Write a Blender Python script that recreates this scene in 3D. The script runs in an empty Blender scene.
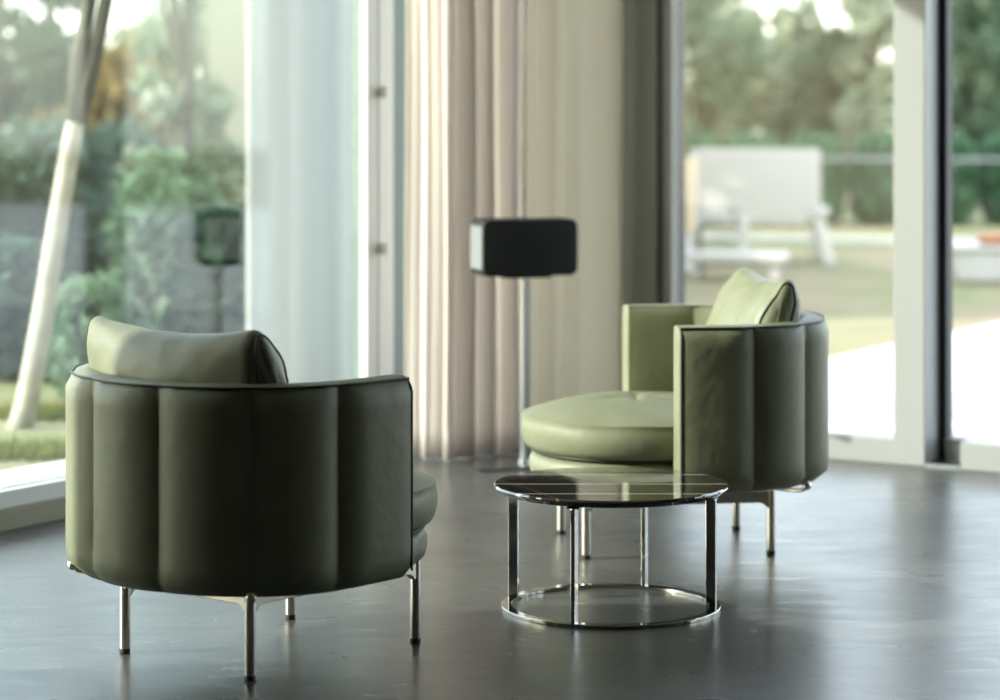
import bpy, bmesh, math, random
from mathutils import Vector, Matrix, noise

SC = bpy.context.scene
COL = SC.collection
PI = math.pi
R_ = math.radians
random.seed(7)

# ------------------------------------------------------------------ camera frame
F = 2583.36            # focal length in pixels of the 1000 px wide frame
YH = 102.5             # image row of the horizon
H = 1.289              # height of the lens above the floor


def on_ground(px, py, z=0.0):
    d = F * (H - z) / (py - YH)
    return Vector(((px - 500) / F * d, d, z))


def at_depth(px, py, d):
    return Vector(((px - 500) / F * d, d, H - (py - YH) * d / F))


# ------------------------------------------------------------------ materials
def new_mat(name):
    m = bpy.data.materials.new(name)
    m.use_nodes = True
    nt = m.node_tree
    nt.nodes.clear()
    out = nt.nodes.new('ShaderNodeOutputMaterial')
    return m, nt, out


def N(nt, t, **kw):
    n = nt.nodes.new(t)
    for k, v in kw.items():
        if k in n.inputs:
            n.inputs[k].default_value = v
        else:
            setattr(n, k, v)
    return n


def principled(name, col, rough=0.5, metal=0.0, bump=None, vary=None, coat=0.0, spec=0.5, rough_vary=None):
    """col linear rgb; bump=(scale,strength,distance); vary=(scale,second colour)"""
    m, nt, out = new_mat(name)
    b = N(nt, 'ShaderNodeBsdfPrincipled')
    b.inputs['Base Color'].default_value = (*col, 1)
    b.inputs['Roughness'].default_value = rough
    b.inputs['Metallic'].default_value = metal
    b.inputs['Coat Weight'].default_value = coat
    b.inputs['Specular IOR Level'].default_value = spec
    tc = N(nt, 'ShaderNodeTexCoord')
    if vary:
        nz = N(nt, 'ShaderNodeTexNoise', Scale=vary[0], Detail=4.0)
        nt.links.new(tc.outputs['Object'], nz.inputs['Vector'])
        cr = N(nt, 'ShaderNodeValToRGB')
        cr.color_ramp.elements[0].position = 0.35
        cr.color_ramp.elements[1].position = 0.65
        cr.color_ramp.elements[0].color = (*col, 1)
        cr.color_ramp.elements[1].color = (*vary[1], 1)
        nt.links.new(nz.outputs['Fac'], cr.inputs['Fac'])
        nt.links.new(cr.outputs['Color'], b.inputs['Base Color'])
    if bump:
        nb = N(nt, 'ShaderNodeTexNoise', Scale=bump[0], Detail=3.0)
        nt.links.new(tc.outputs['Object'], nb.inputs['Vector'])
        bp = N(nt, 'ShaderNodeBump', Strength=bump[1], Distance=bump[2])
        nt.links.new(nb.outputs['Fac'], bp.inputs['Height'])
        nt.links.new(bp.outputs['Normal'], b.inputs['Normal'])
    nt.links.new(b.outputs[0], out.inputs[0])
    return m


def leather_mat():
    m, nt, out = new_mat('olive_leather')
    b = N(nt, 'ShaderNodeBsdfPrincipled', Roughness=0.48)
    b.inputs['Specular IOR Level'].default_value = 0.45
    tc = N(nt, 'ShaderNodeTexCoord')
    nz = N(nt, 'ShaderNodeTexNoise', Scale=7.0, Detail=5.0)
    nt.links.new(tc.outputs['Object'], nz.inputs['Vector'])
    cr = N(nt, 'ShaderNodeValToRGB')
    cr.color_ramp.elements[0].position = 0.3
    cr.color_ramp.elements[1].position = 0.7
    cr.color_ramp.elements[0].color = (0.200, 0.206, 0.126, 1)
    cr.color_ramp.elements[1].color = (0.230, 0.236, 0.150, 1)
    nt.links.new(nz.outputs['Fac'], cr.inputs['Fac'])
    nt.links.new(cr.outputs['Color'], b.inputs['Base Color'])
    vo = N(nt, 'ShaderNodeTexVoronoi', Scale=420.0)
    nt.links.new(tc.outputs['Object'], vo.inputs['Vector'])
    soft = N(nt, 'ShaderNodeTexNoise', Scale=16.0, Detail=2.0)
    nt.links.new(tc.outputs['Object'], soft.inputs['Vector'])
    b1 = N(nt, 'ShaderNodeBump', Strength=0.25, Distance=0.012)
    nt.links.new(soft.outputs['Fac'], b1.inputs['Height'])
    b2 = N(nt, 'ShaderNodeBump', Strength=0.12, Distance=0.0006)
    nt.links.new(vo.outputs['Distance'], b2.inputs['Height'])
    nt.links.new(b1.outputs['Normal'], b2.inputs['Normal'])
    nt.links.new(b2.outputs['Normal'], b.inputs['Normal'])
    nt.links.new(b.outputs[0], out.inputs[0])
    return m


def floor_mat():
    m, nt, out = new_mat('dark_slate_floor')
    b = N(nt, 'ShaderNodeBsdfPrincipled')
    b.inputs['Specular IOR Level'].default_value = 0.5
    b.inputs['IOR'].default_value = 1.5
    tc = N(nt, 'ShaderNodeTexCoord')
    mp = N(nt, 'ShaderNodeMapping')
    mp.inputs['Rotation'].default_value = (0, 0, R_(-31))
    nt.links.new(tc.outputs['Object'], mp.inputs['Vector'])
    # cloudy base
    n1 = N(nt, 'ShaderNodeTexNoise', Scale=1.6, Detail=6.0, Roughness=0.6)
    nt.links.new(mp.outputs[0], n1.inputs['Vector'])
    cr = N(nt, 'ShaderNodeValToRGB')
    cr.color_ramp.elements[0].position = 0.32
    cr.color_ramp.elements[1].position = 0.7
    cr.color_ramp.elements[0].color = (0.050, 0.050, 0.047, 1)
    cr.color_ramp.elements[1].color = (0.105, 0.104, 0.096, 1)
    nt.links.new(n1.outputs['Fac'], cr.inputs['Fac'])
    # slate grain stretched along one direction
    mp2 = N(nt, 'ShaderNodeMapping')
    mp2.inputs['Rotation'].default_value = (0, 0, R_(58))
    mp2.inputs['Scale'].default_value = (1.6, 5.0, 1.0)
    nt.links.new(tc.outputs['Object'], mp2.inputs['Vector'])
    n2 = N(nt, 'ShaderNodeTexNoise', Scale=2.6, Detail=6.0, Roughness=0.65, Distortion=0.6)
    nt.links.new(mp2.outputs[0], n2.inputs['Vector'])
    # thin pale scratches where the stretched noise crosses its middle
    sub = N(nt, 'ShaderNodeMath', operation='SUBTRACT')
    sub.inputs[1].default_value = 0.5
    nt.links.new(n2.outputs['Fac'], sub.inputs[0])
    ab = N(nt, 'ShaderNodeMath', operation='ABSOLUTE')
    nt.links.new(sub.outputs[0], ab.inputs[0])
    vein = N(nt, 'ShaderNodeMapRange')
    vein.inputs['From Min'].default_value = 0.0
    vein.inputs['From Max'].default_value = 0.006
    vein.inputs['To Min'].default_value = 1.0
    vein.inputs['To Max'].default_value = 0.0
    nt.links.new(ab.outputs[0], vein.inputs['Value'])
    n3 = N(nt, 'ShaderNodeTexNoise', Scale=3.0, Detail=1.0)
    nt.links.new(tc.outputs['Object'], n3.inputs['Vector'])
    gate = N(nt, 'ShaderNodeMapRange')
    gate.inputs['From Min'].default_value = 0.55
    gate.inputs['From Max'].default_value = 0.68
    gate.inputs['To Max'].default_value = 0.30
    nt.links.new(n3.outputs['Fac'], gate.inputs['Value'])
    vm = N(nt, 'ShaderNodeMath', operation='MULTIPLY')
    nt.links.new(vein.outputs[0], vm.inputs[0])
    nt.links.new(gate.outputs[0], vm.inputs[1])
    mix = N(nt, 'ShaderNodeMixRGB')
    mix.inputs['Color2'].default_value = (0.22, 0.21, 0.19, 1)
    nt.links.new(vm.outputs[0], mix.inputs['Fac'])
    nt.links.new(cr.outputs['Color'], mix.inputs['Color1'])
    # large tiles with hairline joints
    br = N(nt, 'ShaderNodeTexBrick', Scale=1.0)
    br.inputs['Mortar Size'].default_value = 0.0018
    br.inputs['Mortar Smooth'].default_value = 0.2
    br.inputs['Brick Width'].default_value = 1.2
    br.inputs['Row Height'].default_value = 0.6
    br.inputs['Color1'].default_value = (1, 1, 1, 1)
    br.inputs['Color2'].default_value = (0.9, 0.9, 0.9, 1)
    br.inputs['Mortar'].default_value = (0.45, 0.45, 0.45, 1)
    nt.links.new(mp.outputs[0], br.inputs['Vector'])
    mul = N(nt, 'ShaderNodeMixRGB', blend_type='MULTIPLY')
    mul.inputs['Fac'].default_value = 1.0
    nt.links.new(mix.outputs[0], mul.inputs['Color1'])
    nt.links.new(br.outputs['Color'], mul.inputs['Color2'])
    nt.links.new(mul.outputs[0], b.inputs['Base Color'])
    rr = N(nt, 'ShaderNodeMapRange')
    rr.inputs['To Min'].default_value = 0.26
    rr.inputs['To Max'].default_value = 0.34
    nt.links.new(n2.outputs['Fac'], rr.inputs['Value'])
    rr.inputs['From Min'].default_value = 0.3
    rr.inputs['From Max'].default_value = 0.7
    nt.links.new(rr.outputs[0], b.inputs['Roughness'])
    bp = N(nt, 'ShaderNodeBump', Strength=0.025, Distance=0.001)
    nt.links.new(n2.outputs['Fac'], bp.inputs['Height'])
    nt.links.new(bp.outputs['Normal'], b.inputs['Normal'])
    nt.links.new(b.outputs[0], out.inputs[0])
    return m


def marble_mat():
    m, nt, out = new_mat('dark_brown_marble')
    b = N(nt, 'ShaderNodeBsdfPrincipled', Roughness=0.035)
    b.inputs['Specular IOR Level'].default_value = 0.75
    b.inputs['Coat Weight'].default_value = 0.6
    b.inputs['Coat Roughness'].default_value = 0.02
    tc = N(nt, 'ShaderNodeTexCoord')
    n1 = N(nt, 'ShaderNodeTexNoise', Scale=5.0, Detail=8.0, Roughness=0.65)
    nt.links.new(tc.outputs['Object'], n1.inputs['Vector'])
    cr = N(nt, 'ShaderNodeValToRGB')
    cr.color_ramp.elements[0].position = 0.3
    cr.color_ramp.elements[1].position = 0.75
    cr.color_ramp.elements[0].color = (0.014, 0.011, 0.009, 1)
    cr.color_ramp.elements[1].color = (0.034, 0.026, 0.019, 1)
    nt.links.new(n1.outputs['Fac'], cr.inputs['Fac'])

    def veins(rot, scale, width, strength, col, prev, dist):
        mp = N(nt, 'ShaderNodeMapping')
        mp.inputs['Rotation'].default_value = (0, 0, R_(rot))
        mp.inputs['Location'].default_value = (0.0, 0.0987, 0.0)
        nt.links.new(tc.outputs['Object'], mp.inputs['Vector'])
        w = N(nt, 'ShaderNodeTexWave', Scale=scale, Distortion=dist, Detail=2.0)
        w.bands_direction = 'Y'
        w.inputs['Detail Scale'].default_value = 1.4
        nt.links.new(mp.outputs[0], w.inputs['Vector'])
        mr = N(nt, 'ShaderNodeMapRange')
        mr.inputs['From Min'].default_value = 1.0 - width
        mr.inputs['From Max'].default_value = 1.0
        mr.inputs['To Max'].default_value = strength
        nt.links.new(w.outputs['Fac'], mr.inputs['Value'])
        mx = N(nt, 'ShaderNodeMixRGB')
        mx.inputs['Color2'].default_value = (*col, 1)
        nt.links.new(mr.outputs[0], mx.inputs['Fac'])
        nt.links.new(prev, mx.inputs['Color1'])
        return mx.outputs[0]
    c = veins(0, 1.9, 0.045, 0.6, (0.62, 0.58, 0.5), cr.outputs['Color'], 0.12)
    c = veins(64, 1.1, 0.0012, 0.3, (0.5, 0.36, 0.18), c, 1.2)
    nt.links.new(c, b.inputs['Base Color'])
    nt.links.new(b.outputs[0], out.inputs[0])
    return m


def glass_mat(name, tint, gain=1.0):
    m, nt, out = new_mat(name)
    tr = N(nt, 'ShaderNodeBsdfTransparent')
    tr.inputs['Color'].default_value = (*tint, 1)
    gl = N(nt, 'ShaderNodeBsdfGlossy', Roughness=0.0)
    gl.inputs['Color'].default_value = (1, 1, 1, 1)
    geo = N(nt, 'ShaderNodeNewGeometry')
    dot = N(nt, 'ShaderNodeVectorMath', operation='DOT_PRODUCT')
    nt.links.new(geo.outputs['Normal'], dot.inputs[0])
    nt.links.new(geo.outputs['Incoming'], dot.inputs[1])
    ab = N(nt, 'ShaderNodeMath', operation='ABSOLUTE')
    nt.links.new(dot.outputs['Value'], ab.inputs[0])
    inv = N(nt, 'ShaderNodeMath', operation='SUBTRACT')
    inv.inputs[0].default_value = 1.0
    nt.links.new(ab.outputs[0], inv.inputs[1])
    pw = N(nt, 'ShaderNodeMath', operation='POWER')
    pw.inputs[1].default_value = 5.0
    nt.links.new(inv.outputs[0], pw.inputs[0])
    ml = N(nt, 'ShaderNodeMath', operation='MULTIPLY_ADD')
    ml.inputs[1].default_value = 0.96 * gain
    ml.inputs[2].default_value = 0.04 * gain
    ml.use_clamp = True
    nt.links.new(pw.outputs[0], ml.inputs[0])
    mx = N(nt, 'ShaderNodeMixShader')
    nt.links.new(ml.outputs[0], mx.inputs['Fac'])
    nt.links.new(tr.outputs[0], mx.inputs[1])
    nt.links.new(gl.outputs[0], mx.inputs[2])
    nt.links.new(mx.outputs[0], out.inputs[0])
    return m


def cloth_mat(name, col, trans):
    m, nt, out = new_mat(name)
    d = N(nt, 'ShaderNodeBsdfDiffuse')
    t = N(nt, 'ShaderNodeBsdfTranslucent')
    d.inputs['Color'].default_value = (*col, 1)
    t.inputs['Color'].default_value = (*col, 1)
    tc = N(nt, 'ShaderNodeTexCoord')
    w = N(nt, 'ShaderNodeTexNoise', Scale=700.0, Detail=2.0)
    nt.links.new(tc.outputs['Object'], w.inputs['Vector'])
    bp = N(nt, 'ShaderNodeBump', Strength=0.25, Distance=0.0008)
    nt.links.new(w.outputs['Fac'], bp.inputs['Height'])
    nt.links.new(bp.outputs['Normal'], d.inputs['Normal'])
    mx = N(nt, 'ShaderNodeMixShader')
    mx.inputs['Fac'].default_value = trans
    nt.links.new(d.outputs[0], mx.inputs[1])
    nt.links.new(t.outputs[0], mx.inputs[2])
    nt.links.new(mx.outputs[0], out.inputs[0])
    return m


def leaf_mat(name, c1, c2, trans=0.35):
    m, nt, out = new_mat(name)
    tc = N(nt, 'ShaderNodeTexCoord')
    nz = N(nt, 'ShaderNodeTexNoise', Scale=1.7, Detail=3.0)
    nt.links.new(tc.outputs['Object'], nz.inputs['Vector'])
    cr = N(nt, 'ShaderNodeValToRGB')
    cr.color_ramp.elements[0].position = 0.36
    cr.color_ramp.elements[1].position = 0.64
    cr.color_ramp.elements[0].color = (*c1, 1)
    cr.color_ramp.elements[1].color = (*c2, 1)
    nt.links.new(nz.outputs['Fac'], cr.inputs['Fac'])
    d = N(nt, 'ShaderNodeBsdfDiffuse')
    t = N(nt, 'ShaderNodeBsdfTranslucent')
    nt.links.new(cr.outputs['Color'], d.inputs['Color'])
    nt.links.new(cr.outputs['Color'], t.inputs['Color'])
    mx = N(nt, 'ShaderNodeMixShader')
    mx.inputs['Fac'].default_value = trans
    nt.links.new(d.outputs[0], mx.inputs[1])
    nt.links.new(t.outputs[0], mx.inputs[2])
    nt.links.new(mx.outputs[0], out.inputs[0])
    return m


M = {
    'leather': leather_mat(),
    'piping': principled('dark_green_piping', (0.022, 0.03, 0.018), 0.45),
    'nickel': principled('brushed_nickel', (0.74, 0.68, 0.58), 0.34, 1.0),
    'black_rubber': principled('black_rubber', (0.012, 0.012, 0.011), 0.6),
    'chrome': principled('polished_chrome', (0.52, 0.49, 0.44), 0.08, 1.0),
    'marble': marble_mat(),
    'floor': floor_mat(),
    'white_frame': principled('white_lacquered_metal', (0.84, 0.845, 0.82), 0.4, bump=(60, 0.03, 0.001)),
    'shaded_frame': principled('shade_toned_metal', (0.17, 0.165, 0.13), 0.5, bump=(60, 0.03, 0.001)),  # white frame metal with the curtain's shade put into its colour
    'sun_toned_frame': principled('sun_toned_white_metal', (0.36, 0.365, 0.36), 0.4, bump=(60, 0.03, 0.001)),  # white frame metal, colour lowered for the direct sun it catches
    'gasket': principled('black_gasket', (0.006, 0.006, 0.007), 0.55),
    'grey_gasket': principled('grey_green_gasket', (0.20, 0.26, 0.235), 0.5),
    'plaster': principled('white_plaster', (0.60, 0.59, 0.55), 0.85, bump=(90, 0.1, 0.002)),
    'dark_wall': principled('dark_clay_plaster', (0.13, 0.115, 0.09), 0.9, bump=(90, 0.1, 0.002)),
    'ceiling': principled('ceiling_plaster', (0.45, 0.44, 0.42), 0.9, bump=(90, 0.1, 0.002)),
    'sill_face': principled('taupe_sill_stone', (0.37, 0.345, 0.25), 0.6, bump=(120, 0.1, 0.001)),
    'curtain_white': cloth_mat('white_sheer_cloth', (0.88, 0.82, 0.77), 0.55),
    'curtain_grey': cloth_mat('warm_grey_cloth', (0.84, 0.79, 0.69), 0.55),
    'speaker_black': principled('black_grille', (0.005, 0.0055, 0.0055), 0.55, bump=(900, 0.4, 0.0008)),
    'speaker_shell': principled('grey_speaker_shell', (0.20, 0.215, 0.215), 0.45),
    'steel': principled('satin_steel', (0.55, 0.57, 0.58), 0.28, 1.0),
    'base_plate': principled('smoked_plate', (0.22, 0.22, 0.225), 0.22, 0.9),
    'paving': principled('pale_terrace_stone', (0.80, 0.775, 0.77), 0.8, bump=(30, 0.15, 0.004), vary=(0.35, (0.72, 0.71, 0.715))),
    'soil': principled('dry_garden_soil', (0.30, 0.235, 0.155), 0.95, bump=(8, 0.4, 0.03), vary=(0.8, (0.20, 0.22, 0.09))),
    'ledge': principled('white_stone_ledge', (0.74, 0.73, 0.69), 0.7, bump=(60, 0.1, 0.002)),
    'panel_face': principled('pale_matte', (0.34, 0.345, 0.335), 0.85, bump=(50, 0.1, 0.003)),
    'house': principled('beige_render', (0.27, 0.26, 0.19), 0.9, bump=(20, 0.1, 0.003)),
    'roof': principled('grey_roof_tiles', (0.12, 0.115, 0.11), 0.8, bump=(12, 0.3, 0.02)),
    'bark_white': principled('birch_bark', (0.48, 0.45, 0.38), 0.85, bump=(25, 0.4, 0.01), vary=(9.0, (0.36, 0.33, 0.27))),
    'bark_dark': principled('dark_bark', (0.055, 0.05, 0.035), 0.9, bump=(25, 0.5, 0.01), vary=(6.0, (0.085, 0.08, 0.05))),
    'white_wood': principled('white_painted_wood', (0.60, 0.58, 0.53), 0.6, bump=(40, 0.1, 0.002)),
    'terracotta': principled('terracotta_cloth', (0.40, 0.17, 0.085), 0.85, bump=(60, 0.2, 0.002)),
    'cream': principled('cream_reflection', (0.66, 0.54, 0.36), 0.6, bump=(30, 0.1, 0.002)),
    'glass_left': glass_mat('tinted_window_glass', (0.87, 0.92, 0.90), 1.0),
    'glass_right': glass_mat('clear_window_glass', (0.94, 0.955, 0.945), 0.4),
    'glass_rail': glass_mat('balustrade_glass', (0.93, 0.96, 0.94), 0.6),
    'leaf_conifer': leaf_mat('conifer_needles', (0.035, 0.066, 0.043), (0.066, 0.101, 0.062)),
    'leaf_green': leaf_mat('green_leaves', (0.124, 0.202, 0.121), (0.231, 0.309, 0.197)),
    'leaf_olive': leaf_mat('olive_leaves', (0.198, 0.260, 0.162), (0.345, 0.386, 0.291)),
    'leaf_blue': leaf_mat('blue_green_leaves', (0.078, 0.129, 0.101), (0.125, 0.172, 0.125)),
    'leaf_hedge': leaf_mat('hedge_leaves', (0.104, 0.211, 0.121), (0.190, 0.323, 0.183)),
    'grass': leaf_mat('grass_blades', (0.125, 0.156, 0.039), (0.234, 0.242, 0.070)),
    'leaf_autumn': leaf_mat('autumn_leaves', (0.234, 0.164, 0.070), (0.328, 0.242, 0.109)),
}


# ------------------------------------------------------------------ object helpers
def link(name, verts, faces, mat, parent=None, smooth=False, loc=None, rot=None):
    me = bpy.data.meshes.new(name)
    me.from_pydata([tuple(v) for v in verts], [], faces)
    me.update()
    me.materials.append(mat)
    o = bpy.data.objects.new(name, me)
    COL.objects.link(o)
    if parent:
        o.parent = parent
    if loc is not None:
        o.location = loc
    if rot is not None:
        o.rotation_euler = rot
    bm = bmesh.new()
    bm.from_mesh(me)
    bmesh.ops.recalc_face_normals(bm, faces=bm.faces)
    bm.to_mesh(me)
    bm.free()
    if smooth:
        for p in me.polygons:
            p.use_smooth = True
    return o


def tag(o, label, cat, group=None, kind=None):
    o['label'] = label
    o['category'] = cat
    if group:
        o['group'] = group
    if kind:
        o['kind'] = kind
    return o


def struct(o, label=None):
    o['kind'] = 'structure'
    if label:
        o['label'] = label
    return o


def empty(name, loc, rz=0.0):
    o = bpy.data.objects.new(name, None)
    COL.objects.link(o)
    o.location = loc
    o.rotation_euler = (0, 0, rz)
    o.empty_display_size = 0.05
    return o


class MB:
    """collects shapes for one mesh object"""
    def __init__(s):
        s.v, s.f = [], []

    def add(s, verts, faces, mat=None):
        n = len(s.v)
        for v in verts:
            v = Vector(v)
            s.v.append(mat @ v if mat else v)
        s.f += [tuple(i + n for i in f) for f in faces]

    def box(s, x0, x1, y0, y1, z0, z1, mat=None):
        v = [(x, y, z) for x in (x0, x1) for y in (y0, y1) for z in (z0, z1)]
        f = [(0, 1, 3, 2), (4, 6, 7, 5), (0, 4, 5, 1), (2, 3, 7, 6), (0, 2, 6, 4), (1, 5, 7, 3)]
        s.add(v, f, mat)

    def bevbox(s, x0, x1, y0, y1, z0, z1, r, seg=3, mat=None):
        bm = bmesh.new()
        bmesh.ops.create_cube(bm, size=1.0)
        for v in bm.verts:
            v.co = Vector(((x0 + x1) / 2 + v.co.x * (x1 - x0), (y0 + y1) / 2 + v.co.y * (y1 - y0), (z0 + z1) / 2 + v.co.z * (z1 - z0)))
        bmesh.ops.bevel(bm, geom=list(bm.edges), offset=r, segments=seg, profile=0.5, affect='EDGES')
        bm.verts.index_update()
        s.add([v.co.copy() for v in bm.verts], [tuple(v.index for v in f.verts) for f in bm.faces], mat)
        bm.free()

    def tube(s, pts, rad, n=12, cap=True, closed=False):
        pts = [Vector(p) for p in pts]
        k = len(pts)
        rads = rad if isinstance(rad, (list, tuple)) else [rad] * k
        base = len(s.v)
        up = None
        for i, p in enumerate(pts):
            if closed:
                t = pts[(i + 1) % k] - pts[i - 1]
            else:
                t = pts[min(i + 1, k - 1)] - pts[max(i - 1, 0)]
            t.normalize()
            if up is None:
                up = Vector((0, 0, 1)) if abs(t.z) < 0.9 else Vector((1, 0, 0))
            a = t.cross(up)
            if a.length < 1e-6:
                a = t.cross(Vector((1, 0, 0)))
            a.normalize()
            b = a.cross(t)
            up = b
            for j in range(n):
                w = 2 * PI * j / n
                s.v.append(p + (a * math.cos(w) + b * math.sin(w)) * rads[i])
        for i in range(k if closed else k - 1):
            i2 = (i + 1) % k
            for j in range(n):
                j2 = (j + 1) % n
                s.f.append((base + i * n + j, base + i * n + j2, base + i2 * n + j2, base + i2 * n + j))
        if cap and not closed:
            s.f.append(tuple(base + j for j in reversed(range(n))))
            s.f.append(tuple(base + (k - 1) * n + j for j in range(n)))

    def lathe(s, prof, n=64, cx=0, cy=0, a0=0.0, a1=2 * PI):
        """prof list of (r,z); closed at axis when r==0"""
        base = len(s.v)
        full = abs(a1 - a0 - 2 * PI) < 1e-6
        m = n if full else n + 1
        for r, z in prof:
            for j in range(m):
                w = a0 + (a1 - a0) * j / n
                s.v.append(Vector((cx + r * math.cos(w), cy + r * math.sin(w), z)))
        for i in range(len(prof) - 1):
            for j in range(n):
                j2 = (j + 1) % m
                s.f.append((base + i * m + j, base + i * m + j2, base + (i + 1) * m + j2, base + (i + 1) * m + j))

    def build(s, name, mat, parent=None, smooth=False, bevel=0.0, loc=None, rot=None):
        o = link(name, s.v, s.f, mat, parent, smooth, loc, rot)
        if bevel:
            md = o.modifiers.new('bevel', 'BEVEL')
            md.width = bevel
            md.segments = 2
            md.limit_method = 'ANGLE'
            md.angle_limit = R_(40)
        return o


def autosmooth(o, ang=40):
    me = o.data
    for p in me.polygons:
        p.use_smooth = True
    me.set_sharp_from_angle(angle=R_(ang))


# ------------------------------------------------------------------ room axes
dL = Vector((0.5144, 0.8575, 0.0))          # along the left window wall, away from the lens
nL = Vector((0.8575, -0.5144, 0.0))         # into the room from the left wall
dR = Vector((0.8575, -0.5144, 0.0))         # along the right window wall, to the right
nR = Vector((-0.5144, -0.8575, 0.0))        # into the room from the right wall
L0 = Vector((-1.5, 7.75, 0.0))              # foot of the left sill at the frame's left edge
CR = Vector((-0.097, 10.09, 0.0))           # room corner


def mat_axes(o, ax, ay):
    return Matrix(((ax.x, ay.x, 0, o.x), (ax.y, ay.y, 0, o.y), (ax.z, ay.z, 1, o.z), (0, 0, 0, 1)))


ML = mat_axes(L0, dL, nL * -1.0)            # x along left wall, +y outwards
MR = mat_axes(CR, dR, nR * -1.0)            # x along right wall from the corner, +y outwards
ROOM_H = 2.9
LT0 = -2.80                                  # where the left glazing starts
LT1 = (CR - L0).dot(dL)                      # corner along the left wall

# floor: a slab that ends at the two window walls and behind the lens
RX1 = 8.0


def wall_pt(Mx, x, y, z=0):
    return Mx @ Vector((x, y, z))


c_pt = CR.copy()
l_far = wall_pt(ML, -9.5, 0)
r_far = wall_pt(MR, RX1, 0)
back_r = r_far + nR * 10.6
back_l = l_far
poly = [l_far + nL * -0.30, wall_pt(ML, LT1 + 0.3, 0.3), r_far + nR * -0.3, back_r, l_far + Vector((0, -1, 0)) * 0.0]
fl = MB()
fv = [l_far - nL * 0.3, CR - nL * 0.3 + dL * 0.3, r_far - nR * 0.3, back_r]
ft = [Vector((p.x, p.y, 0)) for p in fv]
fb = [Vector((p.x, p.y, -0.25)) for p in fv]
fl.add(ft + fb, [(0, 1, 2, 3), (7, 6, 5, 4), (0, 4, 5, 1), (1, 5, 6, 2), (2, 6, 7, 3), (3, 7, 4, 0)])
struct(fl.build('floor', M['floor']), 'dark grey satin stone floor')
cl = MB()
ft = [Vector((p.x, p.y, ROOM_H)) for p in fv]
fb = [Vector((p.x, p.y, ROOM_H + 0.15)) for p in fv]
cl.add(ft + fb, [(3, 2, 1, 0), (4, 5, 6, 7), (0, 1, 5, 4), (1, 2, 6, 5), (2, 3, 7, 6), (3, 0, 4, 7)])
struct(cl.build('ceiling', M['ceiling']))

# solid part of the left wall beside the lens, wall behind, wall on the right
w = MB()
w.box(-9.5, LT0, 0.0, 0.3, 0, ROOM_H, ML)
struct(w.build('wall_left', M['dark_wall']))
w = MB()
w.box(0, (back_r - l_far).length, 0, 0.25, 0, ROOM_H,
      mat_axes(l_far, (back_r - l_far).normalized(), Vector(((back_r - l_far).normalized().y, -(back_r - l_far).normalized().x, 0))))
struct(w.build('wall_back', M['dark_wall']))
w = MB()
w.box(RX1, RX1 + 0.25, -10.6, 0.3, 0, ROOM_H, MR)
struct(w.build('wall_right', M['dark_wall']))

# ------------------------------------------------------------------ left window wall
t = MB()
t.box(LT0, LT1 - 0.02, -0.002, 0.05, 0.0, 0.064, ML)
struct(t.build('baseboard_left', M['sill_face'], bevel=0.002), 'taupe stone face of the left window sill')
wn = struct(empty('window_1', wall_pt(ML, 0, 0)), 'tall fixed glazing of the left window wall')


def child(mb, name, mat, parent, bevel=0.0):
    inv = Matrix.Translation(-parent.location)
    mb.v = [inv @ v for v in mb.v]
    return mb.build(name, mat, parent, bevel=bevel)


b = MB()
b.box(LT0, 1.966, 0.012, 0.10, 0.064, 0.118, ML)
child(b, 'bottom_rail', M['white_frame'], wn, 0.003)
b = MB()
b.box(LT0, 1.966, 0.012, 0.10, 2.78, ROOM_H, ML)
child(b, 'top_rail', M['white_frame'], wn, 0.003)
b = MB()
b.box(LT0, 1.966, 0.05, 0.056, 0.110, 0.122, ML)
child(b, 'gasket', M['grey_gasket'], wn)
b = MB()
b.box(LT0 + 0.02, 1.973, 0.050, 0.062, 0.118, 2.79, ML)
child(b, 'pane', M['glass_left'], wn)
b = MB()
b.box(LT0, LT0 + 0.07, 0.0, 0.12, 0.0, ROOM_H, ML)
child(b, 'stile', M['white_frame'], wn, 0.004)

# narrow door next to the corner with two white hinges
dr = struct(empty('door_1', wall_pt(ML, 2.0, 0)), 'white framed narrow glass door at the left of the curtain')
b = MB()
b.box(1.967, 2.032, -0.005, 0.028, 0.0, ROOM_H, ML)
child(b, 'door_post', M['white_frame'], dr, 0.004)
b = MB()
b.box(1.974, 2.05, 0.029, 0.064, 0.0, ROOM_H, ML)
child(b, 'gasket', M['grey_gasket'], dr)
b = MB()
b.box(2.05, 2.150, 0.0, 0.11, 0.0, ROOM_H, ML)
child(b, 'stile', M['white_frame'], dr, 0.004)
b = MB()
b.box(2.150, 2.275, 0.03, 0.11, 0.0, ROOM_H, ML)
child(b, 'gasket', M['grey_gasket'], dr)
b = MB()
b.box(2.20, LT1 - 0.06, 0.05, 0.062, 0.05, 2.85, ML)
child(b, 'pane', M['glass_left'], dr)
b = MB()
b.box(2.15, LT1 - 0.06, 0.02, 0.10, 0.0, 0.118, ML)
child(b, 'bottom_rail', M['white_frame'], dr, 0.003)
b = MB()
b.box(2.15, LT1 - 0.06, 0.02, 0.10, 2.78, ROOM_H, ML)
child(b, 'top_rail', M['white_frame'], dr, 0.003)
b = MB()
b.box(LT1 - 0.07, LT1 + 0.08, 0.0, 0.10, 0.0, ROOM_H, ML)
child(b, 'corner_post', M['white_frame'], dr, 0.004)
for z in (1.327, 0.752):
    b = MB()
    p = wall_pt(ML, 2.044, -0.026)
    b.tube([p + Vector((0, 0, z - 0.024)), p + Vector((0, 0, z - 0.020)), p + Vector((0, 0, z + 0.020)), p + Vector((0, 0, z + 0.024))],
           [0.012, 0.017, 0.017, 0.012], 16)
    b.box(2.036, 2.054, -0.024, 0.035, z - 0.016, z + 0.016, ML)
    autosmooth(child(b, 'hinge', M['white_frame'], dr))
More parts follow.
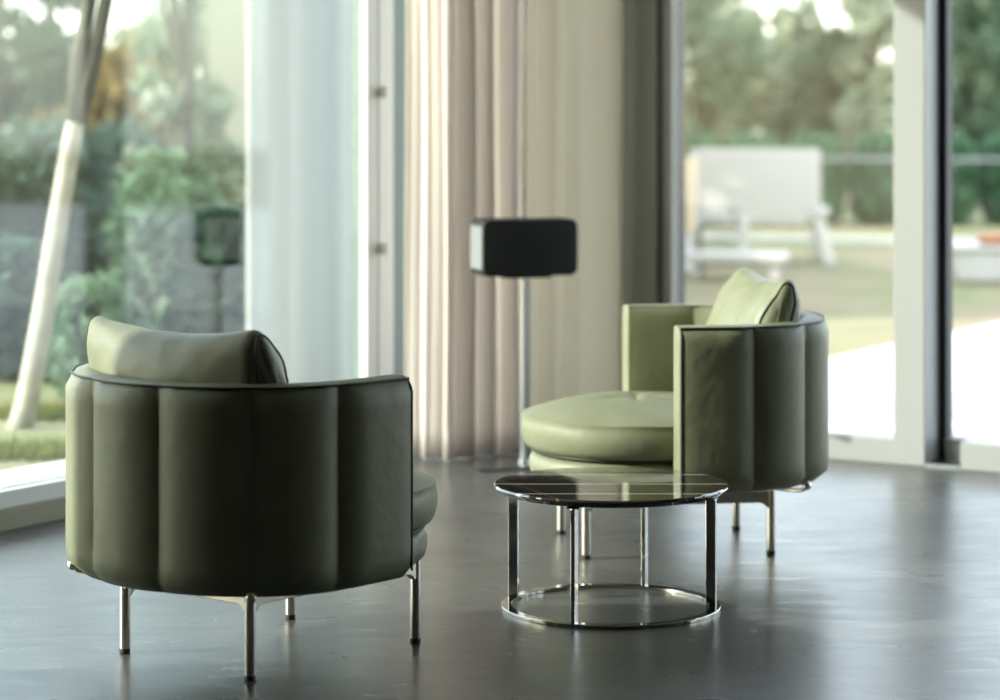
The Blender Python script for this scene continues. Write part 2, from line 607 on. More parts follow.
# outside ledge
b = MB()
b.box(LT0 - 0.3, LT1 + 0.3, 0.10, 0.42, -0.2, 0.095, ML)
struct(b.build('trim_1', M['ledge'], bevel=0.004), 'white stone ledge outside the left window')

# ------------------------------------------------------------------ right window wall
IN = 0.0


def rbox(x0, x1, y0, y1, z0, z1):
    b = MB()
    b.box(x0, x1, y0, y1, z0, z1, MR)
    return b


w3 = struct(empty('trim_2', wall_pt(MR, 0.7, 0)), 'jamb beside the curtain with its shade put into the colour')
child(rbox(0.60, 0.690, 0.05, 0.20, 0, ROOM_H), 'jamb_return', M['shaded_frame'], w3, 0.003)
child(rbox(0.690, 0.784, 0.03, 0.20, 0, ROOM_H), 'jamb', M['shaded_frame'], w3, 0.003)

wn4 = struct(empty('backlight_window', wall_pt(MR, 0.35, 0)), 'unseen corner pane added to backlight the curtains')  # opening added so daylight glows through the curtains
child(rbox(0.10, 0.61, 0.10, 0.112, 0.085, 2.81), 'pane', M['glass_right'], wn4)
child(rbox(0.08, 0.60, 0.06, 0.16, 0, 0.092), 'bottom_rail', M['sun_toned_frame'], wn4, 0.003)
child(rbox(0.08, 0.60, 0.06, 0.16, 2.80, ROOM_H), 'top_rail', M['sun_toned_frame'], wn4, 0.003)

d2 = struct(empty('door_2', wall_pt(MR, 1.3, 0)), 'large sliding glass door with white stile')
child(rbox(0.784, 0.815, 0.036, 0.20, 0, ROOM_H), 'gasket', M['gasket'], d2)
child(rbox(0.815, 0.846, 0.02, 0.085, 0, ROOM_H), 'stile', M['shaded_frame'], d2, 0.004)
child(rbox(1.744, 1.865, 0.0, 0.134, 0, ROOM_H), 'stile', M['sun_toned_frame'], d2, 0.005)
child(rbox(0.846, 1.744, 0.008, 0.085, 0.0, 0.092), 'bottom_rail', M['sun_toned_frame'], d2, 0.004)
child(rbox(0.846, 1.744, 0.008, 0.085, 2.80, ROOM_H), 'top_rail', M['sun_toned_frame'], d2, 0.004)
child(rbox(0.840, 1.750, 0.055, 0.071, 0.085, 2.81), 'pane', M['glass_right'], d2)

wn2 = struct(empty('window_2', wall_pt(MR, 2.3, 0)), 'fixed glass pane right of the white stile')
child(rbox(1.863, 1.895, 0.130, 0.19, 0, ROOM_H), 'gasket', M['gasket'], wn2)
child(rbox(1.895, 1.998, 0.112, 0.19, 0, 0.092), 'bottom_rail', M['sun_toned_frame'], wn2, 0.003)
child(rbox(1.998, 3.45, -0.006, 0.19, 0, 0.098), 'bottom_rail', M['sun_toned_frame'], wn2, 0.004)
child(rbox(1.895, 3.45, 0.02, 0.19, 2.80, ROOM_H), 'top_rail', M['sun_toned_frame'], wn2, 0.004)
child(rbox(1.885, 3.46, 0.15, 0.166, 0.085, 2.81), 'pane', M['glass_right'], wn2)
child(rbox(1.866, 1.997, -0.004, 0.112, 0, 0.012), 'threshold', M['steel'], wn2, 0.002)
# the same wall further right, outside the frame
w4 = struct(empty('window_3', wall_pt(MR, 5, 0)), 'glass wall continuing to the right')
for x in (3.45, 5.6, 7.8):
    child(rbox(x, x + 0.13, 0.0, 0.2, 0, ROOM_H), 'stile', M['sun_toned_frame'], w4, 0.004)
child(rbox(3.58, 7.8, 0.01, 0.19, 0, 0.092), 'bottom_rail', M['sun_toned_frame'], w4, 0.004)
child(rbox(3.58, 7.8, 0.01, 0.19, 2.80, ROOM_H), 'top_rail', M['sun_toned_frame'], w4, 0.004)
child(rbox(3.5, 7.85, 0.12, 0.136, 0.085, 2.81), 'pane', M['glass_right'], w4)


# ------------------------------------------------------------------ curtains
def curtain(name, path, folds, amp, mat, label, seed, hem_h=0.0, flare=0.25):
    rnd = random.Random(seed)
    path = [Vector((p[0], p[1], 0)) for p in path]
    # arc-length parametrisation
    seg = [(path[i + 1] - path[i]).length for i in range(len(path) - 1)]
    tot = sum(seg)

    def P(s):
        d = s * tot
        for i, l in enumerate(seg):
            if d <= l or i == len(seg) - 1:
                return path[i].lerp(path[i + 1], d / l), (path[i + 1] - path[i]).normalized()
            d -= l
    nu, nz = 260, 26
    z0, z1 = 0.003, 2.87
    ph = [rnd.uniform(-0.6, 0.6) for _ in range(12)]
    V, Fc = [], []
    for k in range(nz + 1):
        z = z0 + (z1 - z0) * k / nz
        lo = 1 - k / nz
        for i in range(nu + 1):
            s = i / nu
            p, tdir = P(s)
            nrm = Vector((tdir.y, -tdir.x, 0))
            a = amp(s) * (0.85 + flare * lo)
            q = folds(s)
            off = a * (math.sin(2 * PI * q) + 0.28 * math.sin(4 * PI * q + ph[0] + 0.8 * lo) + 0.15 * math.sin(2 * PI * q * 0.37 + ph[1] + 0.5 * lo))
            lat = 0.35 * a * math.sin(4 * PI * q)
            off += 0.006 * math.sin(9 * s + 3.0 * z + ph[2])
            V.append((p + nrm * off + tdir * lat) + Vector((0, 0, z)))
    for k in range(nz):
        for i in range(nu):
            a = k * (nu + 1) + i
            Fc.append((a, a + 1, a + nu + 2, a + nu + 1))
    base = Vector((path[0] + path[-1]) / 2)
    o = link(name, [v - base for v in V], Fc, mat, None, True, loc=base)
    md = o.modifiers.new('cloth', 'SOLIDIFY')
    md.thickness = 0.003
    tag(o, label, 'curtain', 'curtains in the room corner')
    return o


curtain('curtain', [(-0.335, 9.375), (-0.19, 9.285), (-0.10, 9.38), (0.095, 9.50)], lambda s: 0.2 + 5.6 * s ** 0.95, lambda s: 0.014 + 0.014 * min(1.0, max(0.0, (s - 0.25) / 0.2)),
        M['curtain_white'], 'white pleated curtain left of the speaker, lit by the sun along its left edge', 3)
curtain('curtain', [(0.080, 9.585), (0.13, 9.60), (0.28, 9.70), (0.462, 9.782)], lambda s: 0.15 + (3.6 * s if s < 0.55 else 1.98 + 1.35 * (s - 0.55)),
        lambda s: 0.028 * (1 - s) ** 1.2 + 0.004, M['curtain_grey'], 'warm grey curtain behind the speaker, flat towards its right side', 5)


# ------------------------------------------------------------------ armchairs
RO = 0.485      # outer radius of the barrel
TH = 0.082      # wall thickness
ZB, ZT = 0.205, 0.664
BC, BRX, BRY = -0.1109, 0.3687, 0.4259     # back half ellipse of the outline, then straight arms
PHI = R_(109.7)
SEAM = [R_(a) for a in (-109.4, -79.4, -47.65, -15.9, 15.9, 47.65, 79.4, 109.4)]


def puff(phi):
    """0 at a seam, 1 in the middle of a panel"""
    for a, b_ in zip(SEAM[:-1], SEAM[1:]):
        if a <= phi <= b_:
            u = (phi - a) / (b_ - a)
            x = abs(2 * u - 1)
            if (phi > SEAM[-2] and u > 0.5) or (phi < SEAM[1] and u < 0.5):
                return 1 - 0.30 * x ** 4            # the arm ends stay nearly flat up to their piping
            return 1 - x ** 2.4
    return 0.7


def barrel_pt(phi, r, z):
    a = abs(phi)
    if a <= PI / 2:
        p = Vector((BC - BRX * math.cos(phi), BRY * math.sin(phi), z))
        n = Vector((-BRY * math.cos(phi), BRX * math.sin(phi), 0)).normalized()
    else:
        sg = math.copysign(1, phi)
        p = Vector((BC + (a - PI / 2) * BRY, sg * BRY, z))
        n = Vector((0, sg, 0))
    return p + n * (r - RO)


def zb_at(phi):
    return ZB + 0.004 * (abs(phi) / PHI) ** 2


def barrel():
    phis = []
    for a, b_ in zip(SEAM[:-1], SEAM[1:]):
        for k in range(18):
            u = k / 18
            u = u - 0.5 / (2 * PI) * math.sin(2 * PI * u) * 0.9       # denser near the seams
            phis.append(a + (b_ - a) * u)
    phis.append(SEAM[-1])
    phis = [-PHI] + phis + [PHI]
    sect = []
    # section parameters: (side, height fraction); profile of the wall, outer then top then inner then bottom
    NZ = 16
    V, Fc = [], []

    def section(phi, shrink=0.0, fwd=0.0):
        zb, zt = zb_at(phi), ZT
        pf = puff(phi)
        out = []
        for k in range(NZ + 1):
            f = k / NZ
            z = zb + (zt - zb) * f
            # rounded lower edge, crisp upper edge
            low = max(0.0, 1 - f / 0.055)
            r = RO - 0.020 + 0.025 * pf * min(1, (1 - f) / 0.035 + 0.25) * min(1, f / 0.10 + 0.2)
            r -= 0.020 * (1 - math.sqrt(max(0, 1 - low * low)))
            r -= 0.004 * math.sin(PI * f) * 0
            out.append((r, z))
        # top: slightly crowned
        rt = out[-1][0]
        for k in range(1, 6):
            f = k / 6
            out.append((rt - (TH - 0.012) * f, zt + 0.007 * math.sin(PI * f)))
        ri = RO - TH
        for k in range(NZ + 1):
            f = 1 - k / NZ
            z = zb + (zt - zb) * f
            r = ri + 0.006 - 0.012 * pf * min(1, (1 - f) / 0.06 + 0.2)
            out.append((r, z))
        rm = (RO + ri) / 2
        if shrink:
            out = [(rm + (r - rm) * (1 - shrink), (z - (zb + zt) / 2) * (1 - shrink * 0.045) + (zb + zt) / 2) for r, z in out]
        return [barrel_pt(phi, r, z) + Vector((fwd, 0, 0)) for r, z in out]
    rows = []
    # bulged arm fronts: extra shrinking sections pushed forward
    capL = [(0.85, 0.0095), (0.6, 0.0094), (0.3, 0.009), (0.13, 0.0075), (0.04, 0.004)]
    for sh, fw in capL:
        rows.append(section(-PHI, sh, fw))
    for p in phis:
        rows.append(section(p))
    for sh, fw in reversed(capL):
        rows.append(section(PHI, sh, fw))
    n = len(rows[0])
    for r in rows:
        V += r
    for i in range(len(rows) - 1):
        for j in range(n):
            j2 = (j + 1) % n
            Fc.append((i * n + j, i * n + j2, (i + 1) * n + j2, (i + 1) * n + j))
    Fc.append(tuple(range(n)))
    Fc.append(tuple((len(rows) - 1) * n + j for j in reversed(range(n))))
    return V, Fc


def seat_map(v, c):
    """stretch the rear half of the round seat towards the back of the barrel"""
    v = Vector(v)
    if v.x < c:
        v.x = c + (v.x - c) * 1.30
    return v


def make_chair():
    root = empty('armchair', (0, 0, 0))
    V, Fc = barrel()
    o = link('barrel_back', V, Fc, M['leather'], root)
    autosmooth(o, 50)
    # piping along the outer upper edge and down both arm fronts
    mb = MB()
    pts = []
    for k in range(41):
        f = k / 40
        z = zb_at(PHI) + 0.02 + (ZT - 0.006 - zb_at(PHI) - 0.02) * f
        pts.append(barrel_pt(-PHI, RO - 0.0030 - 0.012 * max(0, (f - 0.96) / 0.04), z) + Vector((0.001, 0, 0)))
    for k in range(121):
        p = -PHI + 2 * PHI * k / 120
        pts.append(barrel_pt(p, RO - 0.0165 + 0.005 * puff(p), ZT + 0.0005))
    for k in range(41):
        f = 1 - k / 40
        z = zb_at(PHI) + 0.02 + (ZT - 0.006 - zb_at(PHI) - 0.02) * f
        pts.append(barrel_pt(PHI, RO - 0.0030 - 0.012 * max(0, (f - 0.96) / 0.04), z) + Vector((0.001, 0, 0)))
    mb.tube(pts, 0.0027, 8)
    p1 = mb.build('piping', M['piping'], root, True)
    p1['label'] = 'dark green piping'
    mb = MB()
    pts = []
    ri = RO - TH + 0.006
    for k in range(13):
        f = k / 12
        pts.append(barrel_pt(-PHI, ri, 0.26 + (ZT - 0.004 - 0.26) * f) + Vector((0.001, 0, 0)))
    for k in range(91):
        pts.append(barrel_pt(-PHI + 2 * PHI * k / 90, ri, ZT))
    for k in range(13):
        f = 1 - k / 12
        pts.append(barrel_pt(PHI, ri, 0.26 + (ZT - 0.004 - 0.26) * f) + Vector((0.001, 0, 0)))
    mb.tube(pts, 0.0022, 8)
    p2 = mb.build('piping', M['piping'], root, True)
    p2['label'] = 'dark green piping'

    # upholstered seat base (round, slightly smaller than the cushion)
    mb = MB()
    cx = 0.080
    prof = [(0.0, 0.196), (0.25, 0.196), (0.292, 0.199), (0.308, 0.212), (0.314, 0.235), (0.312, 0.258), (0.302, 0.272), (0.27, 0.277), (0.0, 0.277)]
    mb.lathe(prof, 72, cx, 0)
    mb.v = [seat_map(v, cx) for v in mb.v]
    o = mb.build('seat_base', M['leather'], root)
    autosmooth(o, 60)

    # seat cushion: soft round with a stitched upper edge and a pinched centre
    nr, na = 40, 96
    rc = 0.341
    cxx = 0.080
    zbot, zed, ztop = 0.281, 0.384, 0.438
    V, Fc = [], []
    prof = []
    for k in range(nr + 1):                         # top from centre outwards
        f = k / nr
        r = (rc - 0.006) * f
        z = zed + (ztop - zed) * (1 - f ** 2.6)
        prof.append((r, z))
    for k in range(1, 15):                          # side
        a = k / 14
        bulge = math.sin(PI * (0.12 + 0.80 * a))
        r = rc - 0.016 + 0.018 * bulge - 0.012 * a
        z = zed - 0.004 - (zed - zbot - 0.004) * a
        if a > 0.8:
            r -= 0.02 * ((a - 0.8) / 0.2) ** 2
        prof.append((r, z))
    prof.append((rc - 0.09, zbot))
    prof.append((0.0, zbot))
    for r, z in prof:
        for j in range(na):
            w_ = 2 * PI * j / na
            x, y = r * math.cos(w_), r * math.sin(w_)
            zz = z
            if z > zed - 0.03:
                # pinched tuft in the middle with soft creases
                dd = math.hypot(x - 0.02, y)
                zz -= 0.026 * math.exp(-(dd / 0.045) ** 2)
                cr_ = abs(math.sin(3 * w_ + 0.4)) ** 6
                zz -= 0.006 * cr_ * math.exp(-((dd - 0.07) / 0.06) ** 2)
                zz += 0.0035 * noise.noise(Vector((x * 6, y * 6, 3.1)))
            rr = 1 + 0.008 * noise.noise(Vector((math.cos(w_) * 2.2, math.sin(w_) * 2.2, z * 14)))
            V.append(seat_map(Vector((cxx + x * rr, y * rr, zz)), cxx))
    for i in range(len(prof) - 1):
        for j in range(na):
            j2 = (j + 1) % na
            Fc.append((i * na + j, i * na + j2, (i + 1) * na + j2, (i + 1) * na + j))
    o = link('seat_cushion', V, Fc, M['leather'], root)
    bm = bmesh.new()
    bm.from_mesh(o.data)
    bmesh.ops.remove_doubles(bm, verts=bm.verts, dist=1e-5)
    bm.to_mesh(o.data)
    bm.free()
    autosmooth(o, 62)
    cush = o
    mb = MB()
    mb.tube([seat_map(Vector((cxx + (rc - 0.033) * math.cos(2 * PI * k / 96), (rc - 0.033) * math.sin(2 * PI * k / 96), zbot + 0.002)), cxx) for k in range(96)], 0.003, 8, closed=True)
    pp = mb.build('piping', M['piping'], cush, True)
    pp['label'] = 'dark green piping'

    # back pillow: curved bolster leaning on the rim
    hw, hh = 0.292, 0.190
    nu, nv = 44, 56
    V, Fc = [], []
    lean = R_(18)

    def pil(u, v, grow=0.0):
        """u -1..1 along the width, v angle around the section"""
        au = abs(u)
        end = max(0.0, (au - 0.90) / 0.10)
        th = 0.100 - 0.042 * au ** 2.2              # half thickness
        h_ = hh + 0.030 * au ** 2.0 - 0.008
        sh = math.sqrt(max(0.0, 1 - 0.55 * end * end)) if end < 1 else math.sqrt(0.45)
        c, s_ = math.cos(v), math.sin(v)
        ex = 2 / 2.5
        X = (th * sh + grow) * math.copysign(abs(c) ** ex, c)
        Z = (h_ * (1 - 0.10 * end * end) + grow) * math.copysign(abs(s_) ** (2 / 3.2), s_)
        if Z > 0:
            X *= 1 - 0.30 * (Z / hh) ** 2
        y = u * hw
        wr = 0.005 * noise.noise(Vector((u * 4, c * 2, s_ * 3))) + 0.008 * max(0, au - 0.6) * math.sin(9 * Z / hh + 4 * u)
        X += wr
        # lean, bend round the barrel, move into the chair
        x2 = X * math.cos(lean) - Z * math.sin(lean)
        z2 = X * math.sin(lean) + Z * math.cos(lean)
        x2 += 0.42 * y * y
        return Vector((x2 - 0.277, y, z2 + 0.590))
    us = [-1 + 2 * (0.5 - 0.5 * math.cos(PI * i / nu)) for i in range(nu + 1)]
    for u in us:
        for j in range(nv):
            V.append(pil(u, 2 * PI * j / nv))
    for i in range(nu):
        for j in range(nv):
            j2 = (j + 1) % nv
            Fc.append((i * nv + j, i * nv + j2, (i + 1) * nv + j2, (i + 1) * nv + j))
    # gusset ends
    for side, i0 in ((-1, 0), (1, nu)):
        prev = [i0 * nv + j for j in range(nv)]
        ctr = Vector((0, 0, 0))
        for j in prev:
            ctr += V[j]
        ctr /= nv
        for q, bul in ((0.75, 0.010), (0.45, 0.015), (0.2, 0.017)):
            cur = []
            for j in range(nv):
                p = ctr + (V[i0 * nv + j] - ctr) * q + Vector((0, side * bul, 0))
                p.y += 0.004 * math.sin(5 * p.z * 20 + p.x * 40)
                cur.append(len(V))
                V.append(p)
            for j in range(nv):
                j2 = (j + 1) % nv
                Fc.append((prev[j], prev[j2], cur[j2], cur[j]))
            prev = cur
        Fc.append(tuple(prev))
    o = link('back_pillow', V, Fc, M['leather'], root)
    autosmooth(o, 60)
    for side in (-1, 1):
        mb = MB()
        mb.tube([pil(side * 0.985, 2 * PI * j / 56, 0.001) for j in range(56)], 0.0034, 8, closed=True)
        q = mb.build('piping', M['piping'], o, True)
        q['label'] = 'dark green piping'

    # metal under-frame
    LX, LY = 0.2675, 0.2145
    mb = MB()
    rim = [barrel_pt(-PHI + 2 * PHI * k / 90, RO - 0.070, 0) for k in range(91)]
    n_ = len(rim)
    mb.add([v + Vector((0, 0, 0.198)) for v in rim] + [v + Vector((0, 0, 0.2055)) for v in rim],
           [(k, k + 1, n_ + k + 1, n_ + k) for k in range(n_ - 1)] + [(n_ - 1, 0, n_, 2 * n_ - 1), tuple(reversed(range(n_))), tuple(range(n_, 2 * n_))])
    o = mb.build('base_plate', M['nickel'], root)
    autosmooth(o)
    for (x0, y0, x1, y1, zr) in ((-LX, -LY, LX, -LY, 0.168), (-LX, LY, LX, LY, 0.149), (-LX, -LY, -LX, LY, 0.168), (LX, -LY, LX, LY, 0.168)):
        mb = MB()
        d = Vector((x1 - x0, y1 - y0, 0))
        ln = d.length
        d.normalize()
        n_ = Vector((-d.y, d.x, 0))
        # flat bar whose ends dip in a small fillet towards the legs
        prof = [(0.0, zr - 0.014), (0.013, zr - 0.014), (0.018, zr - 0.007), (0.026, zr - 0.002), (0.036, zr), (ln - 0.036, zr), (ln - 0.026, zr - 0.002), (ln - 0.018, zr - 0.007), (ln - 0.013, zr - 0.014), (ln, zr - 0.014)]
        A = Vector((x0, y0, 0))
        vs, fs = [], []
        for u, zz in prof:
            for s_ in (-1, 1):
                vs.append(A + d * u + n_ * 0.010 * s_ + Vector((0, 0, zz)))
                vs.append(A + d * u + n_ * 0.010 * s_ + Vector((0, 0, 0.199)))
        for k in range(len(prof) - 1):
            a = k * 4
            fs += [(a, a + 4, a + 5, a + 1), (a + 2, a + 3, a + 7, a + 6), (a, a + 2, a + 6, a + 4), (a + 1, a + 5, a + 7, a + 3)]
        e = (len(prof) - 1) * 4
        fs += [(0, 1, 3, 2), (e, e + 2, e + 3, e + 1)]
        mb.add(vs, fs)
        mb.build('rail', M['nickel'], root, bevel=0.002)
    for sx in (-1, 1):
        for sy in (-1, 1):
            mb = MB()
            mb.lathe([(0, 0.199), (0.0128, 0.199), (0.0128, 0.014), (0.0122, 0.012), (0, 0.012)], 24, sx * LX, sy * LY)
            lg = mb.build('leg', M['nickel'], root)
            autosmooth(lg)
            mb = MB()
            mb.lathe([(0, 0.0135), (0.0112, 0.0135), (0.0128, 0.010), (0.0125, 0.0), (0, 0.0)], 24, sx * LX, sy * LY)
            g = mb.build('glide', M['black_rubber'], lg)
            g['label'] = 'black glide'
            autosmooth(g)
    # bars running out to round studs under the two back seams
    for s_ in (-1, 1):
        ph = R_(47.65) * s_
        a = Vector((-LX, LY * s_, 0.190))
        q = barrel_pt(ph, RO - 0.045, 0.191)
        mb = MB()
        mb.tube([a, q, barrel_pt(ph, RO - 0.025, 0.195), barrel_pt(ph, RO - 0.018, 0.203)], 0.006, 12)
        for k in range(1):
            c = barrel_pt(ph, RO - 0.014, 0.208)
            base = len(mb.v)
            pr = [(0.0135 * math.sin(PI * i / 8), -0.0135 * math.cos(PI * i / 8)) for i in range(9)]
            mb.lathe([(max(r, 0), c.z + z) for r, z in pr], 16, c.x, c.y)
        o = mb.build('stud_bar', M['nickel'], root, True)
    return root


def kids(o):
    return [c for c in list(bpy.data.objects) if c.parent == o]


def copy_tree(o, parent=None):
    c = o.copy()
    COL.objects.link(c)
    if parent:
        c.parent = parent
    for ch in kids(o):
        copy_tree(ch, c)
    return c


chair = make_chair()
chair.location = (-0.5401, 6.1039, 0)
chair.rotation_euler = (0, 0, R_(48.44))
tag(chair, 'olive leather barrel armchair in the left foreground seen from behind', 'armchair', 'olive leather barrel armchairs')
chair2 = copy_tree(chair)
chair2.location = (0.4778, 7.5457, 0)
chair2.rotation_euler = (0, 0, R_(188.0))
tag(chair2, 'olive leather barrel armchair behind the low table, turned to the left', 'armchair', 'olive leather barrel armchairs')

# ------------------------------------------------------------------ low table
TX, TY, TR, RR, TZ = 0.2832, 6.6006, 0.300, 0.281, 0.3166
tb = empty('coffee_table', (TX, TY, 0))
tag(tb, 'low round coffee table with dark marble top on polished metal ring base', 'table')
mb = MB()
mb.lathe([(0.0, TZ - 0.022), (TR - 0.028, TZ - 0.022), (TR - 0.016, TZ - 0.019), (TR - 0.003, TZ - 0.009), (TR, TZ - 0.005), (TR - 0.001, TZ - 0.002), (TR - 0.004, TZ), (0.0, TZ)], 128)
o = mb.build('table_top', M['marble'], tb)
autosmooth(o, 14)
mb = MB()
prof = [(RR, 0.001), (RR, 0.008), (RR - 0.001, 0.009), (RR - 0.026, 0.009), (RR - 0.027, 0.008), (RR - 0.027, 0.001), (RR - 0.026, 0.0), (RR - 0.001, 0.0), (RR, 0.001)]
mb.lathe(prof, 128)
o = mb.build('base_ring', M['chrome'], tb)
autosmooth(o, 30)
for k, a in enumerate((158, 248, 338, 68)):
    mb = MB()
    Ma = Matrix.Rotation(R_(a), 4, 'Z')
    mb.bevbox(RR - 0.0265, RR - 0.0005, -0.0055, 0.0055, 0.0085, TZ - 0.026, 0.0012, 2, Ma)
    mb.build('leg', M['chrome'], tb)
mb = MB()
mb.bevbox(-RR + 0.001, RR - 0.001, -0.017, 0.017, TZ - 0.0265, TZ - 0.0222, 0.001, 1, Matrix.Rotation(R_(158), 4, 'Z'))
mb.bevbox(-RR + 0.001, RR - 0.001, -0.017, 0.017, TZ - 0.0265, TZ - 0.0222, 0.001, 1, Matrix.Rotation(R_(248), 4, 'Z'))
mb.build('cross_brace', M['chrome'], tb)

# ------------------------------------------------------------------ speaker on its stand
SD = 9.18
sp_c = Vector(((524 - 500) / F * SD, SD, 0))
srot = R_(17)
st = empty('speaker_stand', sp_c, srot)
tag(st, 'slim steel floor stand with flat square foot in front of the curtain', 'speaker stand')
mb = MB()
mb.bevbox(-0.20, 0.055, -0.12, 0.12, 0.0, 0.010, 0.003, 2)
mb.build('foot_plate', M['base_plate'], st)
mb = MB()
mb.tube([(0, 0, 0.010), (0, 0, 0.670)], 0.0125, 20)
o = mb.build('pole', M['steel'], st)
autosmooth(o)
mb = MB()
mb.lathe([(0, 0.018), (0.02, 0.018), (0.022, 0.016), (0.022, 0.010), (0, 0.010)], 24)
mb.build('collar', M['steel'], st)
mb = MB()
mb.tube([(0.013, -0.006, 0.02), (0.013, -0.006, 0.66)], 0.004, 10)
mb.build('cable', M['gasket'], st)['label'] = 'black cable running up the pole'
mb = MB()
mb.bevbox(-0.085, 0.085, -0.055, 0.055, 0.668, 0.6765, 0.003, 2)
mb.build('mounting_plate', M['gasket'], st)
spk = empty('speaker', sp_c + Vector((0, 0, 0.677)), srot)
tag(spk, 'black rounded speaker with light grey side on the steel stand', 'speaker')


def rounded_prism(w_, h_, y0, y1, r, n=10, inset=0.0):
    """rounded rectangle in x/z extruded along y"""
    pts = []
    for cx, cz, a0 in ((w_ / 2 - r, h_ - r, 0), (-w_ / 2 + r, h_ - r, PI / 2), (-w_ / 2 + r, r, PI), (w_ / 2 - r, r, 1.5 * PI)):
        for k in range(n + 1):
            a = a0 + PI / 2 * k / n
            pts.append((cx + r * math.cos(a), cz + r * math.sin(a)))
    m = len(pts)
    ctr = (0, h_ / 2)
    V, Fc = [], []
    ch = 0.006
    for y, s_ in ((y0, ch), (y0 + 0.3 * ch, 0.3 * ch), (y0 + ch, 0.0), (y1 - ch, 0.0), (y1 - 0.3 * ch, 0.3 * ch), (y1, ch)):
        for x, z in pts:
            V.append((x * (1 - 2 * s_ / w_), y, ctr[1] + (z - ctr[1]) * (1 - 2 * s_ / h_)))
    for i in range(5):
        for j in range(m):
            j2 = (j + 1) % m
            Fc.append((i * m + j, i * m + j2, (i + 1) * m + j2, (i + 1) * m + j))
    Fc.append(tuple(range(m)))
    Fc.append(tuple(5 * m + j for j in reversed(range(m))))
    return V, Fc


V, Fc = rounded_prism(0.352, 0.200, -0.077, 0.077, 0.026)
o = link('cabinet', V, Fc, M['speaker_black'], spk)
autosmooth(o, 45)
for sx in (-1, 1):
    mb = MB()
    mb.bevbox(min(sx * 0.1755, sx * 0.1785), max(sx * 0.1755, sx * 0.1785), -0.070, 0.070, 0.024, 0.176, 0.0012, 2)
    mb.build('side_panel', M['speaker_shell'], spk)['label'] = 'light grey side panel'

# ------------------------------------------------------------------ outside ground
g = MB()
g.box(-60, 60, 2, 90, -0.5, -0.06)
gm = g.build('ground', M['soil'])
struct(gm)
tp = MB()
# terrace beyond the right window wall
tp.box(-0.2, 26, 0.3, 17.5, -0.3, -0.05, MR)
struct(tp.build('floor_terrace', M['paving']), 'pale stone terrace outside the right glass door')


def leaf_cloud(pts_fn, count, size, rnd, aspect=1.7):
    V, Fc = [], []
    for i in range(count):
        p = pts_fn(rnd)
        a = Vector((rnd.gauss(0, 1), rnd.gauss(0, 1), rnd.gauss(0, 1))).normalized()
        b_ = a.cross(Vector((rnd.gauss(0, 1), rnd.gauss(0, 1), rnd.gauss(0, 1)))).normalized()
        n_ = a.cross(b_)
        s_ = size * rnd.uniform(0.6, 1.3)
        k = len(V)
        V += [p - a * s_ * 0.5 * aspect, p + b_ * s_ * 0.42 + n_ * s_ * 0.08, p + a * s_ * 0.5 * aspect, p - b_ * s_ * 0.42 + n_ * s_ * 0.08]
        Fc.append((k, k + 1, k + 2, k + 3))
    return V, Fc


def tree(name, base, height, crown_r, crown_z0, mat, label, seed, count=2600, size=0.16, trunk_r=0.10, bark='bark_dark', cat='tree', group=None, clumps=26):
    rnd = random.Random(seed)
    root = empty(name, base)
    tag(root, label, cat, group)
    mb = MB()
    pts, rad = [], []
    for k in range(9):
        f = k / 8
        pts.append(Vector((0.10 * crown_r * math.sin(2.1 * f + seed), 0.10 * crown_r * math.sin(1.7 * f + 2 * seed) * f, height * 0.9 * f - 0.05)))
        rad.append(trunk_r * (1 - 0.8 * f))
    mb.tube(pts, rad, 10)
    cl_ = []
    for i in range(clumps):
        f = rnd.random() ** 0.8
        z = crown_z0 + (height - crown_z0) * f
        rr = crown_r * math.sqrt(max(0.05, 1 - (2 * f - 0.85) ** 2)) * rnd.uniform(0.25, 0.95)
        a = rnd.uniform(0, 2 * PI)
        c = Vector((rr * math.cos(a), rr * math.sin(a), z))
        cl_.append((c, crown_r * rnd.uniform(0.22, 0.42)))
        if i % 2 == 0:
            s_ = pts[min(8, max(1, int(8 * (z - 0.25 * (height - crown_z0)) / (height * 0.9))))]
            mb.tube([s_, s_.lerp(c, 0.5) + Vector((0, 0, 0.06 * height)) * 0.5, c], [trunk_r * 0.35, trunk_r * 0.22, trunk_r * 0.06], 6)
    o = mb.build('trunk', M[bark], root, True)

    def pf(r):
        c, q = r.choice(cl_)
        d = Vector((r.gauss(0, 1), r.gauss(0, 1), r.gauss(0, 0.8))).normalized() * q * r.random() ** 0.45
        return c + d
    V, Fc = leaf_cloud(pf, count, size, rnd)
    link('foliage', V, Fc, M[mat], root)
    return root


def shrub(name, base, rx, ry, h_, mat, label, seed, count=1800, size=0.09, group=None, cat='shrub', boxy=2.0):
    rnd = random.Random(seed)
    root = empty(name, base)
    tag(root, label, cat, group)
    mb = MB()
    for k in range(7):
        a = 2 * PI * k / 7
        tip = Vector((rx * 0.6 * math.cos(a), ry * 0.6 * math.sin(a), h_ * rnd.uniform(0.6, 0.85)))
        mb.tube([(0.05 * math.cos(a), 0.05 * math.sin(a), -0.03), tip * 0.5 + Vector((0, 0, 0.05)), tip], [0.022, 0.014, 0.005], 6)
    mb.build('stems', M['bark_dark'], root, True)

    def pf(r):
        while True:
            x, y, z = r.uniform(-1, 1), r.uniform(-1, 1), r.uniform(-1, 1)
            q = abs(x) ** boxy + abs(y) ** boxy + abs(z) ** boxy
            if 0.25 < q < 1 + 0.25 * noise.noise(Vector((x * 2.5 + seed, y * 2.5, z * 2.5))):
                return Vector((x * rx, y * ry, h_ * 0.5 * (1 + z)))
    V, Fc = leaf_cloud(pf, count, size, rnd)
    link('foliage', V, Fc, M[mat], root)
    return root


# ------------------------------------------------------------------ garden behind the left window
GZ = -0.06
